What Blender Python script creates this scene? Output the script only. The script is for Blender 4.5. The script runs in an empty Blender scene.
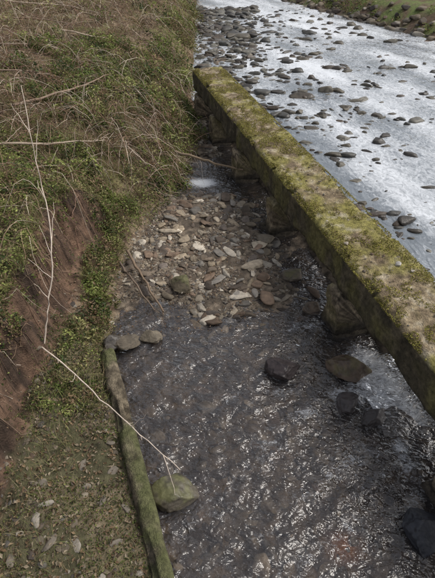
import bpy,bmesh,math
import numpy as np
from mathutils import Vector
rng=np.random.default_rng(7)
sc=bpy.context.scene
# ---------------------------------------------------------------- noise
def _h(ix,iy,iz,s):
    h=(ix*374761393+iy*668265263+iz*362437+s*1442695)&0xffffffff
    h=((h^(h>>13))*1274126177)&0xffffffff
    h=((h^(h>>15))*668265263)&0xffffffff
    return ((h^(h>>16))&0xffff)/65535.0
def vn3(x,y,z,s=0):
    x=np.asarray(x,float);y=np.asarray(y,float);z=np.asarray(z,float)
    x,y,z=np.broadcast_arrays(x,y,z)
    ix=np.floor(x).astype(np.int64);iy=np.floor(y).astype(np.int64);iz=np.floor(z).astype(np.int64)
    fx=x-ix;fy=y-iy;fz=z-iz
    fx=fx*fx*(3-2*fx);fy=fy*fy*(3-2*fy);fz=fz*fz*(3-2*fz)
    r=0
    for a in (0,1):
        for b in (0,1):
            for c in (0,1):
                w=(fx if a else 1-fx)*(fy if b else 1-fy)*(fz if c else 1-fz)
                r=r+w*_h(ix+a,iy+b,iz+c,s)
    return r
def vn(x,y,s=0):
    x=np.asarray(x,float);y=np.asarray(y,float)
    x,y=np.broadcast_arrays(x,y)
    ix=np.floor(x).astype(np.int64);iy=np.floor(y).astype(np.int64)
    fx=x-ix;fy=y-iy
    fx=fx*fx*(3-2*fx);fy=fy*fy*(3-2*fy)
    z0=np.zeros_like(ix)
    return ((1-fx)*(1-fy)*_h(ix,iy,z0,s)+fx*(1-fy)*_h(ix+1,iy,z0,s)
            +(1-fx)*fy*_h(ix,iy+1,z0,s)+fx*fy*_h(ix+1,iy+1,z0,s))
def fbm(x,y,o=4,s=0):
    r=0;a=.5;t=0
    for i in range(o):
        r=r+a*vn(x*2**i+i*17.3,y*2**i-i*9.1,s+i);t+=a;a*=.5
    return r/t
def fbm3(x,y,z,o=3,s=0):
    r=0;a=.5;t=0
    for i in range(o):
        r=r+a*vn3(x*2**i+i*7.3,y*2**i-i*9.1,z*2**i+i*3.7,s+i);t+=a;a*=.5
    return r/t
def sm(a,b,x):
    t=np.clip((x-a)/(b-a),0,1);return t*t*(3-2*t)
def mixc(a,b,t):
    return np.asarray(a)*(1-t[...,None])+np.asarray(b)*t[...,None]
# ---------------------------------------------------------------- mesh helper
def mk(name,V,F,mat,col=None,smooth=True,parent=None,foam_glint=None):
    V=np.ascontiguousarray(V,np.float32).reshape(-1,3);F=np.asarray(F,np.int32)
    me=bpy.data.meshes.new(name)
    k=F.shape[1]
    me.vertices.add(len(V));me.vertices.foreach_set("co",V.ravel())
    me.loops.add(F.size);me.loops.foreach_set("vertex_index",F.ravel())
    me.polygons.add(len(F));me.polygons.foreach_set("loop_start",np.arange(0,F.size,k,dtype=np.int32))
    me.update(calc_edges=True)
    me.polygons.foreach_set("use_smooth",np.full(len(F),smooth))
    if col is not None:
        c=np.ones((len(V),4),np.float32);c[:,:3]=np.asarray(col).reshape(-1,3)
        a=me.color_attributes.new("Col",'FLOAT_COLOR','POINT');a.data.foreach_set("color",c.ravel())
    me.validate();me.update()
    ob=bpy.data.objects.new(name,me);sc.collection.objects.link(ob)
    me.materials.append(mat)
    if parent: ob.parent=parent
    return ob
def gridF(n,m,closed=False):
    i=np.arange(n-1)[:,None];mm=m if closed else m-1
    j=np.arange(mm)[None,:];j2=(j+1)%m
    return np.stack([i*m+j,i*m+j2,(i+1)*m+j2,(i+1)*m+j],-1).reshape(-1,4)
def empty(name):
    o=bpy.data.objects.new(name,None);sc.collection.objects.link(o);return o
# ---------------------------------------------------------------- materials
def colmat(name,rough=.85,nscale=12,lo=.6,hi=1.35,bscale=40,bstr=.5,bdist=.02,spec=.3,transl=0,rough2=None):
    m=bpy.data.materials.new(name);m.use_nodes=True;nt=m.node_tree;N=nt.nodes;L=nt.links
    b=N['Principled BSDF'];out=N['Material Output']
    tc=N.new('ShaderNodeTexCoord')
    at=N.new('ShaderNodeAttribute');at.attribute_name='Col'
    n=N.new('ShaderNodeTexNoise');n.inputs['Scale'].default_value=nscale;n.inputs['Detail'].default_value=6;n.inputs['Roughness'].default_value=.65
    L.new(tc.outputs['Object'],n.inputs['Vector'])
    mr=N.new('ShaderNodeMapRange');mr.inputs['From Min'].default_value=.3;mr.inputs['From Max'].default_value=.7
    mr.inputs['To Min'].default_value=lo;mr.inputs['To Max'].default_value=hi
    L.new(n.outputs['Fac'],mr.inputs['Value'])
    vm=N.new('ShaderNodeVectorMath');vm.operation='SCALE'
    L.new(at.outputs['Color'],vm.inputs[0]);L.new(mr.outputs[0],vm.inputs['Scale'])
    L.new(vm.outputs[0],b.inputs['Base Color'])
    b.inputs['Roughness'].default_value=rough
    if rough2 is not None:
        m2=N.new('ShaderNodeMapRange');m2.inputs['From Min'].default_value=.35;m2.inputs['From Max'].default_value=.65
        m2.inputs['To Min'].default_value=rough;m2.inputs['To Max'].default_value=rough2
        L.new(n.outputs['Fac'],m2.inputs['Value']);L.new(m2.outputs[0],b.inputs['Roughness'])
    b.inputs['Specular IOR Level'].default_value=spec
    if bstr>0:
        n2=N.new('ShaderNodeTexNoise');n2.inputs['Scale'].default_value=bscale;n2.inputs['Detail'].default_value=5
        L.new(tc.outputs['Object'],n2.inputs['Vector'])
        bp=N.new('ShaderNodeBump');bp.inputs['Strength'].default_value=bstr;bp.inputs['Distance'].default_value=bdist
        L.new(n2.outputs['Fac'],bp.inputs['Height']);L.new(bp.outputs[0],b.inputs['Normal'])
    if transl>0:
        tr=N.new('ShaderNodeBsdfTranslucent');L.new(vm.outputs[0],tr.inputs['Color'])
        mx=N.new('ShaderNodeMixShader');mx.inputs[0].default_value=transl
        L.new(b.outputs[0],mx.inputs[1]);L.new(tr.outputs[0],mx.inputs[2]);L.new(mx.outputs[0],out.inputs['Surface'])
    return m
def watermat(name,tint,body,bodyfac,fr_mul,fr_add,rot,sx,sy,scale,dist,rough,foam_glint_hi,foam_glint_lo=.66,foam_glint_rng=.39,n2w=.3):
    m=bpy.data.materials.new(name);m.use_nodes=True;nt=m.node_tree;N=nt.nodes;L=nt.links
    N.remove(N['Principled BSDF']);out=N['Material Output']
    tc=N.new('ShaderNodeTexCoord')
    mp=N.new('ShaderNodeMapping');mp.inputs['Rotation'].default_value=(0,0,rot);mp.inputs['Scale'].default_value=(sx,sy,1)
    L.new(tc.outputs['Object'],mp.inputs['Vector'])
    n1=N.new('ShaderNodeTexNoise');n1.inputs['Scale'].default_value=scale;n1.inputs['Detail'].default_value=2;n1.inputs['Roughness'].default_value=.5;n1.inputs['Distortion'].default_value=.5
    n2=N.new('ShaderNodeTexNoise');n2.inputs['Scale'].default_value=scale*2.7;n2.inputs['Detail'].default_value=2;n2.inputs['Distortion'].default_value=.3
    L.new(mp.outputs[0],n1.inputs['Vector']);L.new(mp.outputs[0],n2.inputs['Vector'])
    mm=N.new('ShaderNodeMath');mm.operation='MULTIPLY_ADD';mm.inputs[1].default_value=n2w
    L.new(n2.outputs['Fac'],mm.inputs[0]);L.new(n1.outputs['Fac'],mm.inputs[2])
    bp=N.new('ShaderNodeBump');bp.inputs['Strength'].default_value=1;bp.inputs['Distance'].default_value=dist
    L.new(mm.outputs[0],bp.inputs['Height'])
    fr=N.new('ShaderNodeFresnel');fr.inputs['IOR'].default_value=1.33;L.new(bp.outputs[0],fr.inputs['Normal'])
    ma=N.new('ShaderNodeMath');ma.operation='MULTIPLY_ADD';ma.use_clamp=True;ma.inputs[1].default_value=fr_mul;ma.inputs[2].default_value=fr_add
    L.new(fr.outputs[0],ma.inputs[0])
    tr=N.new('ShaderNodeBsdfTransparent');tr.inputs['Color'].default_value=(*tint,1)
    df=N.new('ShaderNodeBsdfDiffuse');df.inputs['Color'].default_value=(*body,1);L.new(bp.outputs[0],df.inputs['Normal'])
    m0=N.new('ShaderNodeMixShader');m0.inputs[0].default_value=bodyfac
    L.new(tr.outputs[0],m0.inputs[1]);L.new(df.outputs[0],m0.inputs[2])
    gl=N.new('ShaderNodeBsdfGlossy');gl.inputs['Roughness'].default_value=rough;L.new(bp.outputs[0],gl.inputs['Normal'])
    m1=N.new('ShaderNodeMixShader');L.new(ma.outputs[0],m1.inputs[0]);L.new(m0.outputs[0],m1.inputs[1]);L.new(gl.outputs[0],m1.inputs[2])
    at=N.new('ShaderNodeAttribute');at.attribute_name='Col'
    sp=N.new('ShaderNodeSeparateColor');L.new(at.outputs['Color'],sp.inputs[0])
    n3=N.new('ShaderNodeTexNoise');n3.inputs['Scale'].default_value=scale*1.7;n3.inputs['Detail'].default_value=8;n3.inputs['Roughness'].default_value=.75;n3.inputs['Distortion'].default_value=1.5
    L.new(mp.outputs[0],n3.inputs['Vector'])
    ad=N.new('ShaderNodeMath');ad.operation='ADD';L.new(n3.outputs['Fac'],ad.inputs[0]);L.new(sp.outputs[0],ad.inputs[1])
    mr=N.new('ShaderNodeMapRange');mr.inputs['From Min'].default_value=foam_glint_lo;mr.inputs['From Max'].default_value=foam_glint_lo+foam_glint_rng;mr.inputs['To Min'].default_value=0;mr.inputs['To Max'].default_value=foam_glint_hi
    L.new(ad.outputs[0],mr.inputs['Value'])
    fd=N.new('ShaderNodeBsdfDiffuse');fd.inputs['Color'].default_value=(.80,.83,.87,1)  # diffuse white for foam and for painted glints and sky reflections
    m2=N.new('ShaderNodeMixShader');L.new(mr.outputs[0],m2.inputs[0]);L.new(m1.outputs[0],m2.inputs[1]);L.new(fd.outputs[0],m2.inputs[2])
    L.new(m2.outputs[0],out.inputs['Surface'])
    return m
M_ground=colmat('ground_soil',.9,9,.5,1.5,45,.8,.03)
M_stone=colmat('stone',.6,14,.6,1.35,50,.5,.012,.35,rough2=.9)
M_wet=colmat('wet_stone',.3,9,.5,1.5,30,.5,.015,.5,rough2=.65)
M_conc=colmat('mossy_concrete',.9,16,.45,1.6,55,1,.03)
M_leaf=colmat('leaf',.5,3,.75,1.3,1,0,0,.35,transl=.3)
M_moss=colmat('moss',.95,5,.6,1.4,1,0,0,.1,transl=.25)
M_stem=colmat('stem_bark',.8,8,.7,1.3,80,.4,.004)
M_grass=colmat('grass_blade',.7,3,.7,1.3,1,0,0,.2,transl=.25)
flow=math.radians(32)
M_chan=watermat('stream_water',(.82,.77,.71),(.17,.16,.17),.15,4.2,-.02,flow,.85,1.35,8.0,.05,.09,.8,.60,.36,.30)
M_river=watermat('river_water',(.6,.62,.62),(.27,.31,.35),.6,1.9,.05,math.radians(20),1.2,.75,3.4,.05,.16,.85,.46,.34,.25)
# ---------------------------------------------------------------- site geometry
def XL(y): return np.interp(y,[-20,-3,1.53,4.05,4.8,6,7.1,8.3,9.6,12.5,14.5,16,34,60,250],[5.8,1.27,-.42,-1.36,-1.58,-1.62,-1.58,-1.3,-.9,-.55,-.75,-.8,-1.3,-2,-8])
def XB(y): return 2.30-.262*(y-3.07)
def XR(y): return np.maximum(5.4+(34.5-y)*.476,np.interp(y,[34,60,250],[4.4,5,0]))
BE=14.7
def XF(y): return -2.28+.45*(fbm(y*1.1,y*0+3,3,5)-.5)+.22*sm(6.2,7.6,y)
def HT(x,y):
    xl=XL(y);d=xl-x
    n1=fbm(x*1.1,y*1.1,4,3)-.5;n2=fbm(x*6,y*6,3,11)-.5
    xf=XF(y)
    terr=.2+.14*sm(0,1.2,d)
    spit=.03+.38*sm(0,.85,d)
    zf=terr*(1-sm(4.0,4.7,y))+spit*sm(4.0,4.7,y)
    fw=sm(0,.42,xf-x+.34*(fbm(x*5,y*5,3,15)-.5))
    fw=fw*.85+.15*np.round(fw*3)/3
    zf=zf+.9*fw+.14*np.clip(xf-.4-x,0,6)+.12*(fbm(x*9,y*9,3,17)-.5)*np.sin(np.pi*np.clip(fw,0,1))
    zs=.05+1.35*(1-np.exp(-np.maximum(d,0)/1.8))+.07*np.clip(d,0,40)
    w=1-sm(6.8,8.2,y)
    bank=w*zf+(1-w)*zs+(.34*n1*sm(.2,1.2,d)+.07*n2)*sm(-.1,.4,d)
    bed=np.interp(y,[-5,3.8,4.7,5.4,6.4,8.8,9.5,10.4,11,14],[-.17,-.15,-.10,-.01,.05,.05,-.07,-.07,.02,.03])
    side=(x-xl)/np.maximum(XB(y)-xl,.3)
    bed=bed-.07*sm(.75,1.02,side)*sm(4.5,5.5,y)+.17*n1+.05*n2
    riv=-.1+.10*(fbm(x*.6,y*.6,3,21)-.5)*2+.06*n2
    shoal=.16*np.exp(-((x-XL(y)-1.0)/1.6)**2)*sm(13.5,17,y)
    riv=riv+shoal
    ir=np.where(y<BE,sm(.3,.9,x-XB(y)),1.0)
    bed=bed*(1-ir)+riv*ir
    gap=np.exp(-((y-3.9)/.75)**2)
    sill=(.27-.2*gap)*np.exp(-((x-XB(y)-.72)/.2)**2)*(1-sm(14.5,15.3,y))
    bed=bed+sill
    dr=x-XR(y)
    rb=1.0*sm(-.3,2.2,dr)+.09*np.clip(dr-2,0,30)+.3*n1*sm(0,2,dr)
    bed=np.where(dr>-.3,np.maximum(bed,bed*(1-sm(-.3,.5,dr))+rb),bed)
    k=sm(-.06,.10,d)
    return bed*(1-k)+bank*k
def steps(segs):
    o=[segs[0][0]]
    for a,b,s in segs:
        n=max(1,int(round((b-a)/s)));o+=list(np.linspace(a,b,n+1)[1:])
    return np.array(o)
xs=steps([(-300,-60,30),(-60,-14,2),(-14,-6,.25),(-6,-3.2,.07),(-3.2,3.4,.03),(3.4,7,.12),(7,16,.3),(16,60,2.5),(60,300,30)])
ys=steps([(-60,-4,4),(-4,1,.25),(1,9,.03),(9,15,.06),(15,26,.12),(26,45,.35),(45,90,3),(90,420,25)])
Y,X=np.meshgrid(ys,xs,indexing='ij')
Z=HT(X,Y)
def ground_col(x,y,z):
    n=fbm(x*2.3,y*2.3,4,31);n2=fbm(x*9,y*9,3,37);nb=fbm(x*.7,y*.7,3,41)
    d=XL(y)-x
    soil=mixc((.12,.082,.055),(.25,.19,.125),sm(.35,.65,n2))
    green=mixc((.08,.09,.03),(.17,.175,.055),sm(.35,.65,n))
    c=mixc(soil,green,.0+.7*sm(.44,.62,nb*.5+n*.5))
    tr=(1-sm(4.2,5.2,y))*sm(0,.1,d)
    c=mixc(c,mixc((.06,.062,.03),(.15,.12,.08),sm(.38,.60,n)),tr*.85*(x>-2.35))
    xf=XF(y)
    face=sm(-.12,.03,xf-x+.2*(n2-.5))*(1-sm(.45,.65,xf-x))*(1-sm(7.2,8.0,y))
    c=mixc(c,mixc((.045,.030,.022),(.17,.105,.07),sm(.3,.7,n2*.6+n*.4)),face)
    bed=1-sm(-.05,.1,d)
    bc=mixc((.09,.072,.055),(.20,.16,.12),sm(.35,.65,n2))
    bc=mixc(bc,mixc((.055,.046,.04),(.15,.12,.09),sm(.4,.6,n2)),(1-sm(-.07,.03,z))*.8)
    c=mixc(c,bc,bed)
    rb=sm(0,.8,x-XR(y))
    c=mixc(c,mixc((.14,.095,.065),(.13,.16,.05),sm(.4,.55,n)),rb)
    c=mixc(c,(.40,.16,.045),.9*np.exp(-((x-1.35)**2+(y-1.92)**2)/.02))
    return c
mk('ground',np.stack([X,Y,Z],-1),gridF(len(ys),len(xs)),M_ground,ground_col(X,Y,Z))
# ---------------------------------------------------------------- water
vy=steps([(-6,1,.1),(1,10,.025),(10,14.5,.08)]);uu=np.linspace(0,1,130)
Yw,U=np.meshgrid(vy,uu,indexing='ij')
a=XL(Yw)-.05;b=XB(Yw)+.5;Xw=a+(b-a)*U
def ridg(x,y,s): return 1-2*np.abs(fbm(x,y,3,s)-.5)*2
cf,sf=math.cos(flow),math.sin(flow)
P1=Xw*cf+Yw*sf;P2=-Xw*sf+Yw*cf
wx=.35*(fbm(Xw*1.3,Yw*1.3,3,57)-.5)*4
Zw=.04*(fbm(Xw*1.7,Yw*1.7,3,51)-.5)+.034*(ridg(P1*1.1+wx,P2*3.0+wx,53)-.6)+.008*(fbm(P1*6,P2*12,2,55)-.5)
foam_glint=np.zeros_like(Xw)
for fx,fy,rx,ry,am in [(1.26,3.43,.25,.12,.2),(2.1,4.1,.28,.5,.34),(1.3,5.05,.4,.12,.18),(1.7,3.74,.25,.15,.24),(1.0,2.9,.8,.4,.05),(-.35,9.9,.38,.22,.6),(.9,3.8,.25,.08,.17),(2.2,3.0,.1,.6,.18)]:  # foam patches, some of them glints and sky reflection painted white
    foam_glint=foam_glint+am*np.exp(-((Xw-fx)/rx)**2-((Yw-fy)/ry)**2)
foam_glint+=.30*(fbm(P1*1.4+wx,P2*5+wx,3,58)-.54)  # pale streaks painted to suggest reflections on the ripples
mk('stream_water',np.stack([Xw,Yw,Zw],-1),gridF(*Xw.shape),M_chan,np.repeat(foam_glint[...,None],3,-1))
xr=steps([(0,6,.07),(6,26,.3)]);yr=steps([(-25,3,.6),(3,20,.07),(20,40,.15),(40,120,2)])
Yr,O=np.meshgrid(yr,xr,indexing='ij')
left=np.where(Yr<BE,XB(Yr)+.55,np.interp(Yr,[BE,15.6,16],[XB(BE)+.55,-.9,-1.0]));left=np.where(Yr>16,XL(Yr)-.2,left)
Xr=left+O
Zr=.11+.05*(fbm(Xr*1.4+.3*Yr,Yr*1.1,3,61)-.5)+.035*(fbm(Xr*4,Yr*3,2,65)-.5)
fr=.6*(fbm(Xr*.9+.35*Yr,Yr*.3,4,71)-.5)+.13*sm(.5,4,Xr-XB(Yr)-.6)-.06*(1-sm(.8,2.5,Xr-XB(Yr)))  # pale current streaks in the colour, partly standing in for reflected sky
mk('river_water',np.stack([Xr,Yr,Zr],-1),gridF(*Xr.shape),M_river,np.repeat(fr[...,None],3,-1))
ty=np.linspace(3.2,4.5,50);tu=np.linspace(0,1,40)
Yt,Ut=np.meshgrid(ty,tu,indexing='ij')
Xt=XB(Yt)+.75-.9*Ut
Zt=.15*(1-sm(.1,.85,Ut))-.005+.05*(fbm(Xt*7,Yt*9,3,81)-.5)-.12*(np.abs(Yt-3.85)/.65)**4
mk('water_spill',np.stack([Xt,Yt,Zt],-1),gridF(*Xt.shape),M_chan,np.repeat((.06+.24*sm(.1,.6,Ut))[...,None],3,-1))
# ---------------------------------------------------------------- concrete wall on piers
wall=empty('concrete_wall')
def prism(name,P0,P1,W,zb,zt,step,mat,parent,colf,amp=.03,seed=0,chip=.05,ext=0):
    P0=np.array(P0,float);P1=np.array(P1,float);Ln=np.linalg.norm(P1-P0);dr=(P1-P0)/Ln;nr=np.array([dr[1],-dr[0]])
    r=.045
    sec=[];H=zt-zb
    def seg(a,b,n):
        for i in range(n): sec.append((a[0]+(b[0]-a[0])*i/n,a[1]+(b[1]-a[1])*i/n))
    nw=max(4,int(W/.035));nh=max(4,int(H/.035))
    seg((0,zb+r),(0,zt-r),nh);seg((0,zt-r),(r,zt),2);seg((r,zt),(W-r,zt),nw);seg((W-r,zt),(W,zt-r),2)
    seg((W,zt-r),(W,zb+r),nh);seg((W,zb+r),(W-r,zb),2);seg((W-r,zb),(r,zb),nw);seg((r,zb),(0,zb+r),2)
    sec=np.array(sec);m=len(sec);n=int(Ln/step)+1
    s=np.linspace(0,Ln,n)
    base=P0[None]+dr[None]*s[:,None]
    Xx=base[:,None,0]+nr[0]*sec[None,:,0];Yy=base[:,None,1]+nr[1]*sec[None,:,0];Zz=np.repeat(sec[None,:,1],n,0)
    cu=sec[:,0]-W/2;cz=sec[:,1]-(zb+zt)/2
    nu=np.where(np.abs(np.abs(cu)-W/2)<r+.001,np.sign(cu),0.);nz=np.where(np.abs(np.abs(cz)-H/2)<r+.001,np.sign(cz),0.)
    l=np.hypot(nu,nz)+1e-6;nu/=l;nz/=l
    corner=(np.abs(nu*nz)>.1)
    dd=amp*2*(fbm3(Xx*2.2,Yy*2.2,Zz*2.2,3,seed)-.5)+amp*.9*(fbm3(Xx*9,Yy*9,Zz*9,3,seed+9)-.5)
    ch=chip*sm(.5,.8,fbm3(Xx*3.1,Yy*3.1,Zz*3.1,3,seed+20))
    dd=dd-np.where(corner[None],ch*1.3,ch*.25)
    Xx=Xx+dd*nu[None]*nr[0];Yy=Yy+dd*nu[None]*nr[1];Zz=Zz+dd*nz[None]
    V=np.stack([Xx,Yy,Zz],-1);F=gridF(n,m,True)
    Nz=np.broadcast_to(nz[None],Xx.shape);Uu=np.broadcast_to(sec[None,:,0]/W,Xx.shape)
    C=colf(Xx,Yy,Zz,Nz,Uu)
    V=V.reshape(-1,3);C=C.reshape(-1,3)
    for e,row in ((0,0),(1,n-1)):
        cpt=V[row*m:(row+1)*m].mean(0);V=np.vstack([V,cpt]);C=np.vstack([C,C[row*m]])
        ci=len(V)-1;j=np.arange(m);j2=(j+1)%m
        tri=np.stack([np.full(m,ci),row*m+(j2 if e==0 else j),row*m+(j if e==0 else j2),np.full(m,ci)],-1)
        caps=tri if e==0 else np.vstack([caps,tri])
    mids=(V[caps[:,0]]+V[caps[:,1]])/2
    caps[:,3]=len(V)+np.arange(len(caps));
    C=np.vstack([C,C[caps[:,1]]]);V=np.vstack([V,mids])
    caps=caps[:,[0,3,1,2]]
    return mk(name,V,np.vstack([F,caps]),mat,C,True,parent)
def beamcol(x,y,z,nz,u):
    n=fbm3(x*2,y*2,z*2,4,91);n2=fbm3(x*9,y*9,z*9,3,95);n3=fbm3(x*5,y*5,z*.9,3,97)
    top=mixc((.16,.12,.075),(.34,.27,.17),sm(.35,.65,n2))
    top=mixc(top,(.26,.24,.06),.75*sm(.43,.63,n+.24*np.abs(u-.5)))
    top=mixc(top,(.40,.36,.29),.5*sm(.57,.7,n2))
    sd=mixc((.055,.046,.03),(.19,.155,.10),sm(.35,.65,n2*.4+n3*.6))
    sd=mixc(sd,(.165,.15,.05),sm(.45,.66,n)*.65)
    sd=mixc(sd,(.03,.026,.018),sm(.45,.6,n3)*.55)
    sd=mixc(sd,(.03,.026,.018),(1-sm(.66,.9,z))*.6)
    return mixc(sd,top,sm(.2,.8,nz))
yb0,yb1=-3.0,BE
L0=(XB(yb0),yb0);L1=(XB(yb1),yb1)
dirv=np.array([L1[0]-L0[0],L1[1]-L0[1]]);dirv/=np.linalg.norm(dirv);nrm=np.array([dirv[1],-dirv[0]])
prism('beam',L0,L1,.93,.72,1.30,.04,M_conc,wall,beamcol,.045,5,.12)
def piercol(x,y,z,nz,u):
    n=fbm3(x*3,y*3,z*3,4,101);n2=fbm3(x*11,y*11,z*11,3,105)
    c=mixc((.11,.085,.06),(.36,.29,.20),sm(.35,.65,n2))
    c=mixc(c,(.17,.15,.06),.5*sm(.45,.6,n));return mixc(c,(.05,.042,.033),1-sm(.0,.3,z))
for i,py in enumerate([-.4,2.3,5.05,7.8,10.1,12.3,14.2]):
    w=.42
    p=np.array([XB(py),py])-nrm*.07
    prism('pier_%d'%(i+1),p-dirv*w/2,p+dirv*w/2,.9,-.4,.715,.04,M_conc,wall,piercol,.07,200+i*7,.13)
    p=np.array([XB(py),py])-nrm*.15
    prism('pier_foot_%d'%(i+1),p-dirv*.26,p+dirv*.26,1.02,-.4,.06,.04,M_conc,wall,piercol,.07,300+i*7,.12)
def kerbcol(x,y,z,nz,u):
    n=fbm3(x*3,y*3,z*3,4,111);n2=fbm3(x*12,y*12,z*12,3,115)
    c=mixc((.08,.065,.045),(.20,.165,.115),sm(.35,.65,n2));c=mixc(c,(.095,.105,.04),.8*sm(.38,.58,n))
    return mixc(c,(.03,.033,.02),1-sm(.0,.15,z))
kp=lambda y:(-.42-.373*(y-1.53)-.2,y)
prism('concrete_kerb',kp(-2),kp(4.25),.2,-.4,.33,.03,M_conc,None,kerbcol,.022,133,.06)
# ---------------------------------------------------------------- stones
def ico(sub):
    bm=bmesh.new();bmesh.ops.create_icosphere(bm,subdivisions=sub,radius=1)
    V=np.array([v.co[:] for v in bm.verts]);F=np.array([[v.index for v in f.verts] for f in bm.faces]);bm.free();return V,F
def variants(sub,K,seed,ang=6,lo=.5,hi=.8,st=.95):
    V,F=ico(sub);r=np.random.default_rng(seed);out=[]
    for k in range(K):
        v=V*(1+.35*(fbm3(V[:,0]*1.3+k*9,V[:,1]*1.3,V[:,2]*1.3,3,seed+k)-.5)[:,None]*2)
        for j in range(ang):
            n=r.normal(size=3);n/=np.linalg.norm(n);dd=r.uniform(lo,hi)
            ov=np.maximum(0,v@n-dd);v=v-ov[:,None]*n*st
        v=v*(1+.14*(fbm3(V[:,0]*5+k*9,V[:,1]*5,V[:,2]*5,2,seed+k+50)-.5)[:,None])
        out.append(v)
    return np.array(out),F
VAR={1:variants(1,16,3,5),2:variants(3,28,5,9,.5,.8,.9),4:variants(5,10,9,10,.5,.8,.85)}
def stones(name,P,S,col,sub,mat,tilt=.25,seed=1,rot=None,coltop=None):
    r=np.random.default_rng(seed);N=len(P);V,F=VAR[sub]
    v=V[r.integers(0,len(V),N)]*S[:,None,:]
    t=r.normal(0,tilt,N)[:,None];c,s=np.cos(t),np.sin(t)
    v=np.stack([v[...,0],v[...,1]*c-v[...,2]*s,v[...,1]*s+v[...,2]*c],-1)
    a=(r.uniform(0,6.283,N) if rot is None else rot)[:,None];c,s=np.cos(a),np.sin(a)
    v=np.stack([v[...,0]*c-v[...,1]*s,v[...,0]*s+v[...,1]*c,v[...,2]],-1)+P[:,None,:]
    C=np.repeat(col[:,None,:],V.shape[1],1)
    if coltop is not None:
        up=.8*sm(0.15,.8,(v[...,2]-P[:,None,2])/S[:,None,2]+ 2.2*(fbm3(v[...,0]*9,v[...,1]*9,v[...,2]*9,3,4)-.5))
        C=C*(1-up[...,None])+np.asarray(coltop)*up[...,None]
    FF=(F[None]+np.arange(N)[:,None,None]*V.shape[1]).reshape(-1,3)
    return mk(name,v,FF,mat,C,sub>1)
PAL=np.array([(.21,.17,.12),(.14,.11,.082),(.29,.245,.185),(.17,.12,.085),(.115,.095,.08),(.24,.195,.14),(.165,.15,.13),(.40,.355,.29),(.09,.07,.055)])
def palcol(n,r,p=None,mul=1.):
    return PAL[r.choice(len(PAL),n,p=p)]*r.uniform(.7,1.2,(n,1))*mul
r=np.random.default_rng(20)
def gravel(name,n,y0,y1,fx0,fx1,smin,smax,seed,sub=1,mul=1.,mat=None,pw=2.5,sink=.2,flat=1.,thr=.4):
    r=np.random.default_rng(seed)
    y=r.uniform(y0,y1,n);f=r.uniform(fx0,fx1,n);x=XL(y)+(XB(y)+.1-XL(y))*f
    g=fbm(x*1.8,y*1.8,3,seed+5);k=g>thr;x=x[k];y=y[k];n=len(x)
    s=smin+(smax-smin)*r.uniform(0,1,n)**pw
    S=np.stack([s*r.uniform(.9,1.7,n),s*r.uniform(.6,1.1,n),s*r.uniform(.3,.6,n)*flat],-1)
    z=HT(x,y)+S[:,2]*sink
    c=palcol(n,r,None,mul)
    wet=(z<.025);c[wet]*=.6
    return stones(name,np.stack([x,y,z],-1),S,c,sub,mat or M_stone,.25,seed)
gravel('gravel',15000,4.6,9.6,-.05,1.0,.008,.04,41,pw=2.6,thr=.36)
gravel('cobbles',900,4.6,9.4,-.02,1.0,.03,.13,42,2,1.1,pw=2.8,thr=.36,sink=.05)
gravel('flat_stones',130,5.0,9.3,.1,.98,.06,.15,47,2,1.45,pw=1.5,thr=.3,sink=.35,flat=.7)
gravel('stream_bed_cobbles',1000,1.0,5.4,.0,1.0,.02,.13,43,2,1.1,M_wet,2.4,-.1)
gravel('shaded_gravel',900,9.4,14.2,-.05,1.,.03,.11,44,1,.7)
n=1500;y=r.uniform(1.,5.4,n);x=r.uniform(-2.4,-.4,n);g=fbm(x*2,y*2,3,77);k=(x<XL(y)-.22)&(g>.46);x=x[k];y=y[k];n=len(x)
s=.008+.05*r.uniform(0,1,n)**3.5
S=np.stack([s*1.3,s*.9,s*.4],-1);c=palcol(n,r,None,.65)
stones('terrace_stones',np.stack([x,y,HT(x,y)+S[:,2]*.1],-1),S,c,1,M_stone,.2,51)
TS=[(-1.78,1.95,.07,.0),(-1.72,2.1,.06,.3),(-1.2,2.2,.05,1),(-1.35,1.75,.06,0),(-1.9,1.6,.06,1),(-1.0,1.8,.06,1),(-1.5,2.6,.06,1),(-1.25,2.9,.05,1),(-1.05,1.45,.06,0),(-1.7,1.4,.07,1),(-1.4,2.35,.05,1),(-.95,2.15,.05,1),(-1.6,1.75,.07,1),(-1.15,2.55,.06,1),(-1.85,2.35,.07,1)]
P=np.array([(a,b,HT(np.array(a),np.array(b))+.004) for a,b,_,_ in TS]);S=np.array([(q*1.35,q*.85,q*.4) for _,_,q,_ in TS])
stones('terrace_cobbles',P,S,np.array([(.27,.24,.20),(.17,.145,.115)])[[int(t[3]) for t in TS]],2,M_stone,.2,52)
RR=[(3.77,16.6,.3),(2.8,15.9,.26),(3.23,14.15,.22),(4.1,14.9,.24),(6.0,13.7,.24),(4.4,12.04,.2),(3.5,12.3,.22),(3.8,7.93,.19),(3.3,8.27,.2),(3.05,8.5,.14),(4.86,9.44,.14),(4.57,15.55,.24),(1.5,16.3,.28),(2.2,18.7,.3),(3.6,21,.3),(1.2,25,.4),(4.6,19.5,.3),(6.7,19.6,.3),(5.4,17.2,.26),(5.0,11.2,.14),(3.0,11.2,.18),(2.7,13.1,.2),(4.0,10.9,.13),(7.2,15.8,.22),(3.1,6.9,.13),(3.9,7.6,.12),(2.0,14.2,.22),(1.7,13.0,.2),(1.2,14.6,.24)]
n=900;y=14.9+19*r.uniform(0,1,n)**.9;x=XL(y)+np.abs(r.normal(0,1.0,n))*1.8+.1
n2=620;y2=r.uniform(5,34,n2);x2=XB(np.minimum(y2,14))+1.1+r.uniform(0,1,n2)**1.4*(9);
g2=fbm(x2*.7,y2*.5,3,501);k=g2>.42;x2=x2[k];y2=y2[k]
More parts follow.
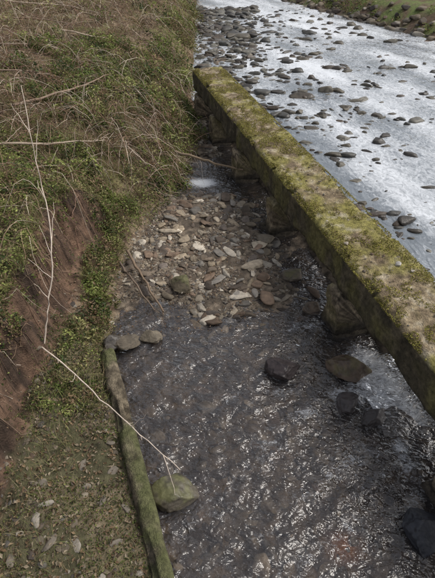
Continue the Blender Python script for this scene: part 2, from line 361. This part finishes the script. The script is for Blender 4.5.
x=np.r_[x,x2];y=np.r_[y,y2];s=(.05+.17*r.uniform(0,1,len(x))**2.0)*np.interp(y,[6,30],[.6,1.5])
for q in RR:
    m_=r.integers(3,8);x=np.r_[x,q[0]+r.normal(0,.4,m_)];y=np.r_[y,q[1]+r.normal(0,.3,m_)];s=np.r_[s,r.uniform(.3,.75,m_)*q[2]]
x=np.r_[x,[q[0] for q in RR]];y=np.r_[y,[q[1] for q in RR]];s=np.r_[s,[q[2]*1.05 for q in RR]]
k=(x<XR(y)-.1);x=x[k];y=y[k];s=s[k];n=len(x)
S=np.stack([s*r.uniform(1.0,1.6,n),s*.9,s*.55],-1)
c=palcol(n,r,None,.40);c[:,0]*=.95
stones('river_rocks',np.stack([x,y,np.full(n,.11)-.01+S[:,2]*r.uniform(-.45,.3,n)],-1),S,c,2,M_wet,.2,61,rot=r.normal(.1,.5,n))
n=500;y=r.uniform(14,40,n);x=XR(y)+r.normal(.3,.6,n);s=.08+.25*r.uniform(0,1,n)**2
S=np.stack([s*1.2,s,s*.6],-1)
stones('far_bank_stones',np.stack([x,y,HT(x,y)+s*.1],-1),S,palcol(n,r,None,.7),2,M_stone,.3,62)
def rock(x,y,z,S,rot,col,mat,seed,top=None):
    return stones('rock',np.array([(x,y,z)]),np.array([S]),np.array([col]),4,mat,.08,seed,rot=np.array([rot]),coltop=top)
rock(.92,4.13,.05,(.27,.23,.2),.1,(.04,.030,.030),M_wet,3)
rock(-.50,2.42,.03,(.33,.21,.15),.15,(.08,.068,.05),M_wet,15,(.12,.12,.05))
rock(1.83,4.2,.04,(.30,.25,.24),.5,(.10,.07,.048),M_wet,8,(.12,.10,.05))
rock(1.72,3.62,-.02,(.2,.16,.12),.5,(.05,.042,.042),M_wet,9)
rock(2.0,3.4,.0,(.18,.16,.14),1.5,(.05,.042,.04),M_wet,10)
rock(-.62,5.98,.10,(.24,.22,.14),.4,(.11,.09,.06),M_stone,12,(.12,.12,.055))
rock(-1.35,4.62,.1,(.22,.15,.11),.3,(.12,.10,.075),M_stone,34)
rock(-1.0,4.78,.05,(.17,.13,.09),-.2,(.16,.135,.10),M_stone,25)
rock(-1.55,4.6,.1,(.16,.14,.13),.8,(.07,.06,.05),M_wet,16)
rock(1.35,6.3,.02,(.24,.2,.16),.8,(.14,.115,.09),M_stone,18,(.12,.11,.055))
rock(2.12,2.0,.02,(.24,.22,.2),.8,(.02,.022,.03),M_wet,19)
rock(.95,7.4,.05,(.2,.15,.11),.2,(.20,.17,.13),M_stone,20)
rock(1.55,5.5,.0,(.2,.16,.14),.2,(.12,.09,.065),M_wet,21)
n=420;t=r.uniform(0,15,n);q=r.uniform(.08,.9,n)
x=XB(0)+dirv[0]*t+nrm[0]*q;y=dirv[1]*t+nrm[1]*q
s=.008+.02*r.uniform(0,1,n)**3
stones('wall_top_grit',np.stack([x,y,np.full(n,1.305)],-1),np.stack([s*1.2,s,s*.6],-1),palcol(n,r),1,M_stone,.3,71)
stones('wall_top_stones',np.array([(XB(4.9)+.62,4.9,1.33),(XB(4.75)+.72,4.75,1.32),(XB(5.4)+.15,5.4,1.32),(XB(3.9)+.5,3.9,1.32)]),np.array([(.055,.045,.035),(.035,.03,.02),(.05,.035,.025),(.03,.03,.02)]),np.array([(.5,.47,.43),(.4,.36,.3),(.35,.3,.25),(.3,.28,.22)]),2,M_stone,.2,72)
# ---------------------------------------------------------------- foliage helpers
def leaves(name,P,size,col,mat,up=.6,seed=0,asp=.55):
    r=np.random.default_rng(seed);N=len(P)
    d=r.normal(size=(N,3));d[:,2]*=.5;d/=np.linalg.norm(d,axis=1)[:,None]
    nn=r.normal(size=(N,3))*(1-up)+np.array([0,0,up]);sdv=np.cross(d,nn);sdv/=np.linalg.norm(sdv,axis=1)[:,None]+1e-6
    nn=np.cross(sdv,d);s=size[:,None]
    b=P-d*s*.5;tip=P+d*s*.5-nn*s*.1;l=P+sdv*s*asp*.5+nn*s*.12;rr=P-sdv*s*asp*.5+nn*s*.12
    V=np.stack([b,l,tip,rr],1);F=np.arange(N*4).reshape(N,4)
    return mk(name,V,F,mat,np.repeat(col[:,None,:],4,1),False)
def clump_leaves(cx,cy,cz,rad,hgt,nl,r):
    N=len(cx);idx=np.repeat(np.arange(N),nl);M=len(idx)
    a=r.uniform(0,6.283,M);q=np.sqrt(r.uniform(0,1,M))*rad[idx];h=(r.uniform(0,1,M)**.8)*hgt[idx]*(1-.6*(q/rad[idx])**2)
    x=cx[idx]+q*np.cos(a);y=cy[idx]+q*np.sin(a);z=HT(x,y)+h*1.0+.01
    return np.stack([x,y,z],-1),idx,h/np.maximum(hgt[idx],.01)
GR=np.array([(.15,.195,.05),(.23,.275,.075),(.34,.37,.12),(.07,.10,.032),(.19,.185,.065),(.39,.37,.16),(.29,.20,.115)])
def tubes(name,P,R,col,mat,sides=4,parent=None):
    N,K,_=P.shape
    T=np.gradient(P,axis=1);T/=np.linalg.norm(T,axis=2)[...,None]+1e-9
    ref=np.where(np.abs(T[...,2:3])>.9,np.array([1.,0,0]),np.array([0,0,1.]))
    A=np.cross(T,ref);A/=np.linalg.norm(A,axis=2)[...,None]+1e-9;B=np.cross(T,A)
    th=np.arange(sides)*2*math.pi/sides
    V=P[:,:,None,:]+R[:,:,None,None]*(A[:,:,None,:]*np.cos(th)[None,None,:,None]+B[:,:,None,:]*np.sin(th)[None,None,:,None])
    f=gridF(K,sides,True);F=(f[None]+np.arange(N)[:,None,None]*K*sides).reshape(-1,4)
    C=np.broadcast_to(col[:,None,None,:],V.shape)
    return mk(name,V,F,mat,C,True,parent)
def arcs(x,y,length,hgt,r,K=9,sag=.0):
    N=len(x);a=r.uniform(0,6.283,N);t=np.linspace(0,1,K)[None]
    bend=r.normal(0,.5,N)[:,None]
    an=a[:,None]+bend*t
    px=x[:,None]+np.cos(an)*length[:,None]*t;py=y[:,None]+np.sin(an)*length[:,None]*t
    end=r.uniform(-.1,.8,N)[:,None]
    z=HT(px,py)+hgt[:,None]*(np.sin(t*math.pi)*(1-end)+end*t)+.01
    jit=r.normal(0,.012,(N,K,3))*length[:,None,None]
    return np.stack([px,py,z],-1)+jit
r=np.random.default_rng(99)
def inbank(n,x0,x1,y0,y1,off=0.):
    x=r.uniform(x0,x1,n);y=r.uniform(y0,y1,n);k=x<XL(y)+off;return x[k],y[k]
def facemask(x,y): return (x<XF(y)+.10)&(x>XF(y)-.42)&(y<7.1)
allP=[];allS=[];allC=[]
def brown(x,y): return sm(.44,.58,fbm(x*.55+4,y*.4,3,401)*.75+.25*fbm(x*2.5,y*2.5,2,405)+.11*sm(-2.0,-5,x)*sm(8,13,y))
def area(n,x0,x1,y0,y1,nl,ls,rad,hg,off,thr,cs,dark=1.,br_=1.):
    x,y=inbank(n,x0,x1,y0,y1,off)
    g=fbm(x*.8,y*.8,3,301);k=(g>thr)&(r.uniform(0,1,len(x))>brown(x,y)*br_);x=x[k];y=y[k]
    rd=r.uniform(.4,1.,len(x))*rad;hh=r.uniform(.3,1.,len(x))*hg
    P,idx,hr=clump_leaves(x,y,None,rd,hh,nl,r)
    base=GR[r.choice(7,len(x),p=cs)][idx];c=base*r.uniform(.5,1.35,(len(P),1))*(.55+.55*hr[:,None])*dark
    br=r.uniform(0,1,len(P))<.12;c[br]=(.26,.185,.11)
    sz=r.uniform(.5,1.3,len(x))[idx]*r.uniform(.6,1.3,len(P))*ls
    kk=~(facemask(P[:,0],P[:,1])&(r.uniform(0,1,len(P))<.93-.75*sm(.20,.42,XF(P[:,1])-P[:,0]+.3*(fbm(P[:,0]*2,P[:,1]*2,2,9)-.4))))
    allP.append(P[kk]);allC.append(c[kk]);allS.append(sz[kk])
cs=[.20,.22,.16,.12,.13,.08,.09]
area(190,-2.4,-1.5,4.6,8.2,110,.045,.22,.30,-.15,.28,cs,1,.4)
area(90,-2.35,-1.45,3.2,5.2,50,.035,.15,.12,-.1,.3,cs,1,0)
area(700,-6,-2.5,3,8.5,110,.05,.28,.32,0,.33,cs,1,.6)
area(800,-6.5,-.5,8,12,120,.06,.32,.38,-.05,.33,cs,1,.88)
area(900,-9,-.4,12,18,110,.08,.4,.5,0.0,.36,cs,1,.92)
area(110,-1.6,-.3,9,15,160,.055,.3,.45,.1,.1,cs,1,0)
area(1000,-20,-1,18,38,70,.11,.7,.7,-.1,.40,[.15,.15,.12,.15,.2,.08,.15],1,.93)
area(80,-2.3,-.6,15,34,120,.10,.5,.7,.1,.2,cs,1,0)
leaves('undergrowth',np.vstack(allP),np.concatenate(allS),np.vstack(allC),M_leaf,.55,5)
# dead bracken: brown leafy litter held up among the stems
x,y=inbank(1500,-18,-1,7,36,-.2);k=r.uniform(0,1,len(x))<brown(x,y);x=x[k];y=y[k]
P,idx,hr=clump_leaves(x,y,None,r.uniform(.2,.6,len(x)),r.uniform(.1,.35,len(x)),70,r)
bc=np.array([(.30,.21,.13),(.19,.125,.08),(.40,.32,.21),(.11,.075,.05)])[r.integers(0,4,len(P))]*r.uniform(.6,1.1,(len(P),1))
leaves('dead_bracken',P,r.uniform(.02,.06,len(P))*np.interp(P[:,1],[7,30],[1,2.2]),bc,M_leaf,.4,25,.35)
n=26000;y=r.uniform(15,46,n);x=XR(y)+.5+r.uniform(0,1,n)*7;g=fbm(x*.6,y*.6,3,311)
k=g>.45;x=x[k];y=y[k];P=np.stack([x,y,HT(x,y)+r.uniform(0,.25,len(x))],-1)
leaves('far_bank_plants',P,r.uniform(.08,.18,len(x)),GR[r.choice(7,len(x),p=[.2,.2,.1,.05,.15,.05,.25])]*r.uniform(.6,1.1,(len(x),1)),M_leaf,.3,6)
# moss on the beam
n=110000;t=r.uniform(0,18,n);q=r.beta(.6,.8,n)*.97-.02;y0=-2.8
x=XB(y0)+dirv[0]*t+nrm[0]*q;y=y0+dirv[1]*t+nrm[1]*q
g=fbm(x*3,y*3,3,321)*.6+.4*fbm(x*10,y*10,2,325)+.22*np.abs(q-.47);k=(g>.56)&(y<BE);x=x[k];y=y[k];q=q[k]
edge=np.clip(np.abs(q-.465)-.4,0,.1)
P=np.stack([x,y,1.31-edge*.6+r.uniform(-.005,.022,len(x))],-1)
mc=np.array([(.29,.265,.07),(.40,.365,.11),(.17,.165,.05),(.36,.28,.16)])[r.integers(0,4,len(P))]*r.uniform(.6,1.2,(len(P),1))
leaves('wall_moss',P,r.uniform(.012,.035,len(P)),mc,M_moss,.3,7,.5)
# leaf litter
x,y=inbank(40000,-6,-.6,1,14,-.22);P=np.stack([x,y,HT(x,y)+r.uniform(.004,.03,len(x))],-1)
k=~(facemask(x,y)&(r.uniform(0,1,len(x))<.7));P=P[k]
lc=np.array([(.22,.145,.085),(.31,.22,.13),(.10,.07,.045),(.38,.31,.22)])[r.integers(0,4,len(P))]*r.uniform(.5,1.1,(len(P),1))
leaves('leaf_litter',P,r.uniform(.015,.06,len(P)),lc,M_leaf,.8,8)
n=900;y=r.uniform(4.8,9.4,n);x=XL(y)+r.uniform(0,.75,n)*(XB(y)-XL(y));P=np.stack([x,y,np.maximum(HT(x,y),0)+.03],-1)
leaves('gravel_leaves',P,r.uniform(.015,.045,n),np.array([(.24,.15,.08),(.14,.09,.055)])[r.integers(0,2,n)],M_leaf,.9,18)
x,y=inbank(30000,-2.4,-.3,1,5,-.2);g=fbm(x*2.3,y*2.3,4,31);k=(g>.44)|(y>3.3);x=x[k];y=y[k]
P=np.stack([x,y,HT(x,y)+r.uniform(0,.03,len(x))],-1)
leaves('terrace_moss',P,r.uniform(.012,.032,len(x)),GR[r.choice(7,len(x),p=[.2,.15,.05,.3,.2,.0,.1])]*r.uniform(.35,.9,(len(x),1)),M_leaf,.5,9)
def grass(name,x,y,L,w,cols,lean=.7):
    N=len(x);a=r.uniform(0,6.283,N);z=HT(x,y);K=4;t=np.linspace(0,1,K)[None]
    le=(r.uniform(.2,1,N)*lean*L)[:,None]
    P=np.stack([x[:,None]+np.cos(a)[:,None]*le*t**1.7,y[:,None]+np.sin(a)[:,None]*le*t**1.7,z[:,None]+L[:,None]*t*(1-.35*t)],-1)
    sd=np.stack([-np.sin(a),np.cos(a),0*a],-1)[:,None]*(w[:,None]*(1-.85*t))[...,None]
    V=np.stack([P-sd,P+sd],2);f=gridF(K,2);F=(f[None]+np.arange(N)[:,None,None]*K*2).reshape(-1,4)
    mk(name,V,F,M_grass,np.broadcast_to(cols[:,None,None,:],V.shape),False)
X1,Y1=inbank(24000,-6,-1.5,4.5,12,-.1);X2,Y2=inbank(30000,-20,-.6,12,38,0);X3,Y3=inbank(5000,-2.5,-.4,1,4.6,-.18)
yy=r.uniform(2.4,7.2,2200);xx=XF(yy)-.42-r.uniform(-.06,.14,2200)
x=np.r_[X1,X2,X3];y=np.r_[Y1,Y2,Y3];g=fbm(x*1.1,y*1.1,3,331);k=(g>.42)&~facemask(x,y);x=np.r_[x[k],xx];y=np.r_[y[k],yy]
sc_=np.interp(y,[2,4,12,30],[.6,1,1.3,2.6])
gc=np.array([(.45,.38,.23),(.32,.27,.14),(.18,.22,.065),(.26,.29,.10),(.34,.24,.14)])[r.integers(0,5,len(x))]*r.uniform(.5,1.1,(len(x),1))
grass('grass',x,y,r.uniform(.06,.24,len(x))*sc_,.0035*sc_,gc,1.2)
X1,Y1=inbank(1700,-6,-2.4,3,8.5,0);X2,Y2=inbank(5200,-9,-.7,8,16,-.1);X3,Y3=inbank(6000,-20,-1.1,16,38,-.1)
x=np.r_[X1,X2,X3];y=np.r_[Y1,Y2,Y3];k=r.uniform(0,1,len(x))<.3+.7*brown(x,y);x=x[k];y=y[k];N=len(x);f=np.interp(y,[4,12,30],[1,1.2,2.0])
L=r.uniform(.25,1.2,N)*f;h=r.uniform(.05,.55,N)*f
sc2=np.array([(.20,.125,.08),(.34,.23,.155),(.09,.06,.045),(.62,.52,.42),(.27,.165,.12)])[r.choice(5,N,p=[.25,.24,.16,.21,.14])]*r.uniform(.7,1.2,(N,1))
K=8;rad=(r.uniform(.002,.0072,N)*f)[:,None]*np.linspace(1,.35,K)[None]
tubes('bramble_thicket',arcs(x,y,L,h,r,K),rad,sc2,M_stem,3)
N=160;y=r.uniform(2.6,7.2,N);x=XF(y)-.40+r.normal(0,.05,N);K=7;t=np.linspace(0,1,K)[None]
px=x[:,None]+(.1+.3*r.uniform(0,1,N)[:,None])*t;py=y[:,None]+r.normal(0,.15,N)[:,None]*t
P=np.stack([px,py,HT(px,py)+.02+.03*np.sin(t*3)*r.uniform(0,1,N)[:,None]],-1)+r.normal(0,.008,(N,K,3))
tubes('bank_roots',P,r.uniform(.002,.007,N)[:,None]*np.linspace(1,.4,K)[None],np.array([(.16,.10,.07),(.28,.2,.14),(.07,.05,.035)])[r.integers(0,3,N)],M_stem,4)
def branch(name,pts,r0,r1,col,sides=7,seed=0,twigs=0,parent=None,sub=5):
    pts=np.array(pts,float);rr=np.random.default_rng(seed)
    t=np.linspace(0,len(pts)-1,(len(pts)-1)*sub+1);P=np.stack([np.interp(t,np.arange(len(pts)),pts[:,i]) for i in range(3)],-1)
    for _ in range(3): P[1:-1]=(P[:-2]+2*P[1:-1]+P[2:])/4
    P[1:-1]+=rr.normal(0,r0*.5,(len(P)-2,3))
    o=empty(name) if parent is None else parent
    tubes('stem' if parent is None else name,P[None],np.linspace(r0,r1,len(P))[None],np.array([col]),M_stem,sides,o)
    for i in range(twigs):
        j=rr.integers(2,len(P)-1);dv=P[min(j+1,len(P)-1)]-P[j-1];dv/=np.linalg.norm(dv)
        q=dv+rr.normal(0,.6,3);q/=np.linalg.norm(q);ln=rr.uniform(.12,.45)
        tt=np.linspace(0,1,6)[:,None];W=P[j]+q*ln*tt+rr.normal(0,.012,(6,3))*tt+np.array([0,0,.05])*tt**2
        tubes('twig_%d'%(i+1),W[None],np.linspace(r0*.45,r1*.5,6)[None],np.array([col]),M_stem,5,o)
    return o
pale=(.62,.52,.43)
s=branch('bare_sapling',[(-2.37,4.15,.3),(-2.28,4.3,.75),(-2.16,4.5,1.2),(-2.10,4.9,1.87),(-2.24,5.3,2.62),(-2.3,5.6,3.41)],.013,.005,pale,7,1,7)
branch('side_branch',[(-2.36,4.16,.5),(-1.85,3.7,.6),(-1.366,3.23,.62),(-.835,2.75,.64),(-.39,2.42,.5)],.011,.004,pale,7,2,6,s)
branch('side_branch_2',[(-2.36,4.16,.38),(-2.6,4.2,.7),(-3.0,4.3,1.25)],.008,.003,pale,6,3,3,s)
branch('fallen_branch',[(-1.62,6.7,.28),(-1.3,6.1,.16),(-.85,5.25,.12)],.028,.016,(.20,.145,.10),8,4,2)
branch('fallen_branch',[(-1.7,6.35,.28),(-1.35,5.85,.15),(-1.0,5.3,.10)],.02,.012,(.16,.12,.09),8,14,1)
branch('fallen_branch',[(-1.0,10.4,.55),(-.2,10.15,.42),(.6,9.85,.35)],.035,.02,(.24,.18,.12),8,5,1)
FB=[[(-5.2,17.2,2.0),(-3.6,17.4,1.9),(-2.6,17.9,1.6)],[(-6.2,12.2,2.2),(-4.8,12.6,2.2),(-3.2,12.4,1.7)],[(-8.5,21,2.6),(-6,22,2.7),(-3.5,21.5,2.1)],[(-4.4,10,2.1),(-3.4,11.8,2.1),(-3.0,13.5,2.3)],[(-7,15,2.6),(-5,15.2,2.4),(-3.2,14.4,1.8)],[(-10,27,3.0),(-6,26,2.9),(-3,27,1.9)],[(-4.8,8.2,2.2),(-3.6,8.6,1.9),(-2.4,9.5,1.4)],[(-9,18,3),(-7,19.5,3),(-4.5,19,2.5)]]
for i,p in enumerate(FB):
    p=np.array(p);p[:,2]=HT(p[:,0],p[:,1])+.12+.2*r.uniform(0,1,len(p))
    branch('dead_branch',p,.03,.012,(.42,.34,.26) if i%2==0 else (.26,.19,.14),7,20+i,6)
# ---------------------------------------------------------------- light, sky, camera
el,az=math.radians(52),math.radians(82)
w=bpy.data.worlds.new("World");sc.world=w;w.use_nodes=True;nt=w.node_tree
bg=nt.nodes['Background'];sk=nt.nodes.new('ShaderNodeTexSky');sk.sky_type='NISHITA';sk.sun_disc=False
sk.sun_elevation=el;sk.sun_rotation=az;sk.dust_density=4;sk.air_density=1.0
hs=nt.nodes.new('ShaderNodeHueSaturation');hs.inputs['Saturation'].default_value=.35
nt.links.new(sk.outputs[0],hs.inputs['Color']);nt.links.new(hs.outputs[0],bg.inputs['Color']);bg.inputs['Strength'].default_value=.15
S=Vector((math.sin(az)*math.cos(el),math.cos(az)*math.cos(el),math.sin(el)))
l=bpy.data.lights.new('sun','SUN');l.energy=1.5;l.angle=math.radians(30);l.color=(1,.95,.87)
lo=bpy.data.objects.new('sun',l);sc.collection.objects.link(lo);lo.rotation_euler=S.to_track_quat('Z','Y').to_euler();lo.location=(0,0,20)
cam=bpy.data.cameras.new('camera');co=bpy.data.objects.new('camera',cam);sc.collection.objects.link(co)
co.location=(0,0,5);co.rotation_euler=(math.radians(50),0,0)
cam.sensor_fit='VERTICAL';cam.sensor_height=24;cam.lens=12/(289/454);cam.clip_start=.05;cam.clip_end=2000
sc.camera=co
sc.view_settings.view_transform='Standard';sc.view_settings.look='None';sc.view_settings.exposure=0
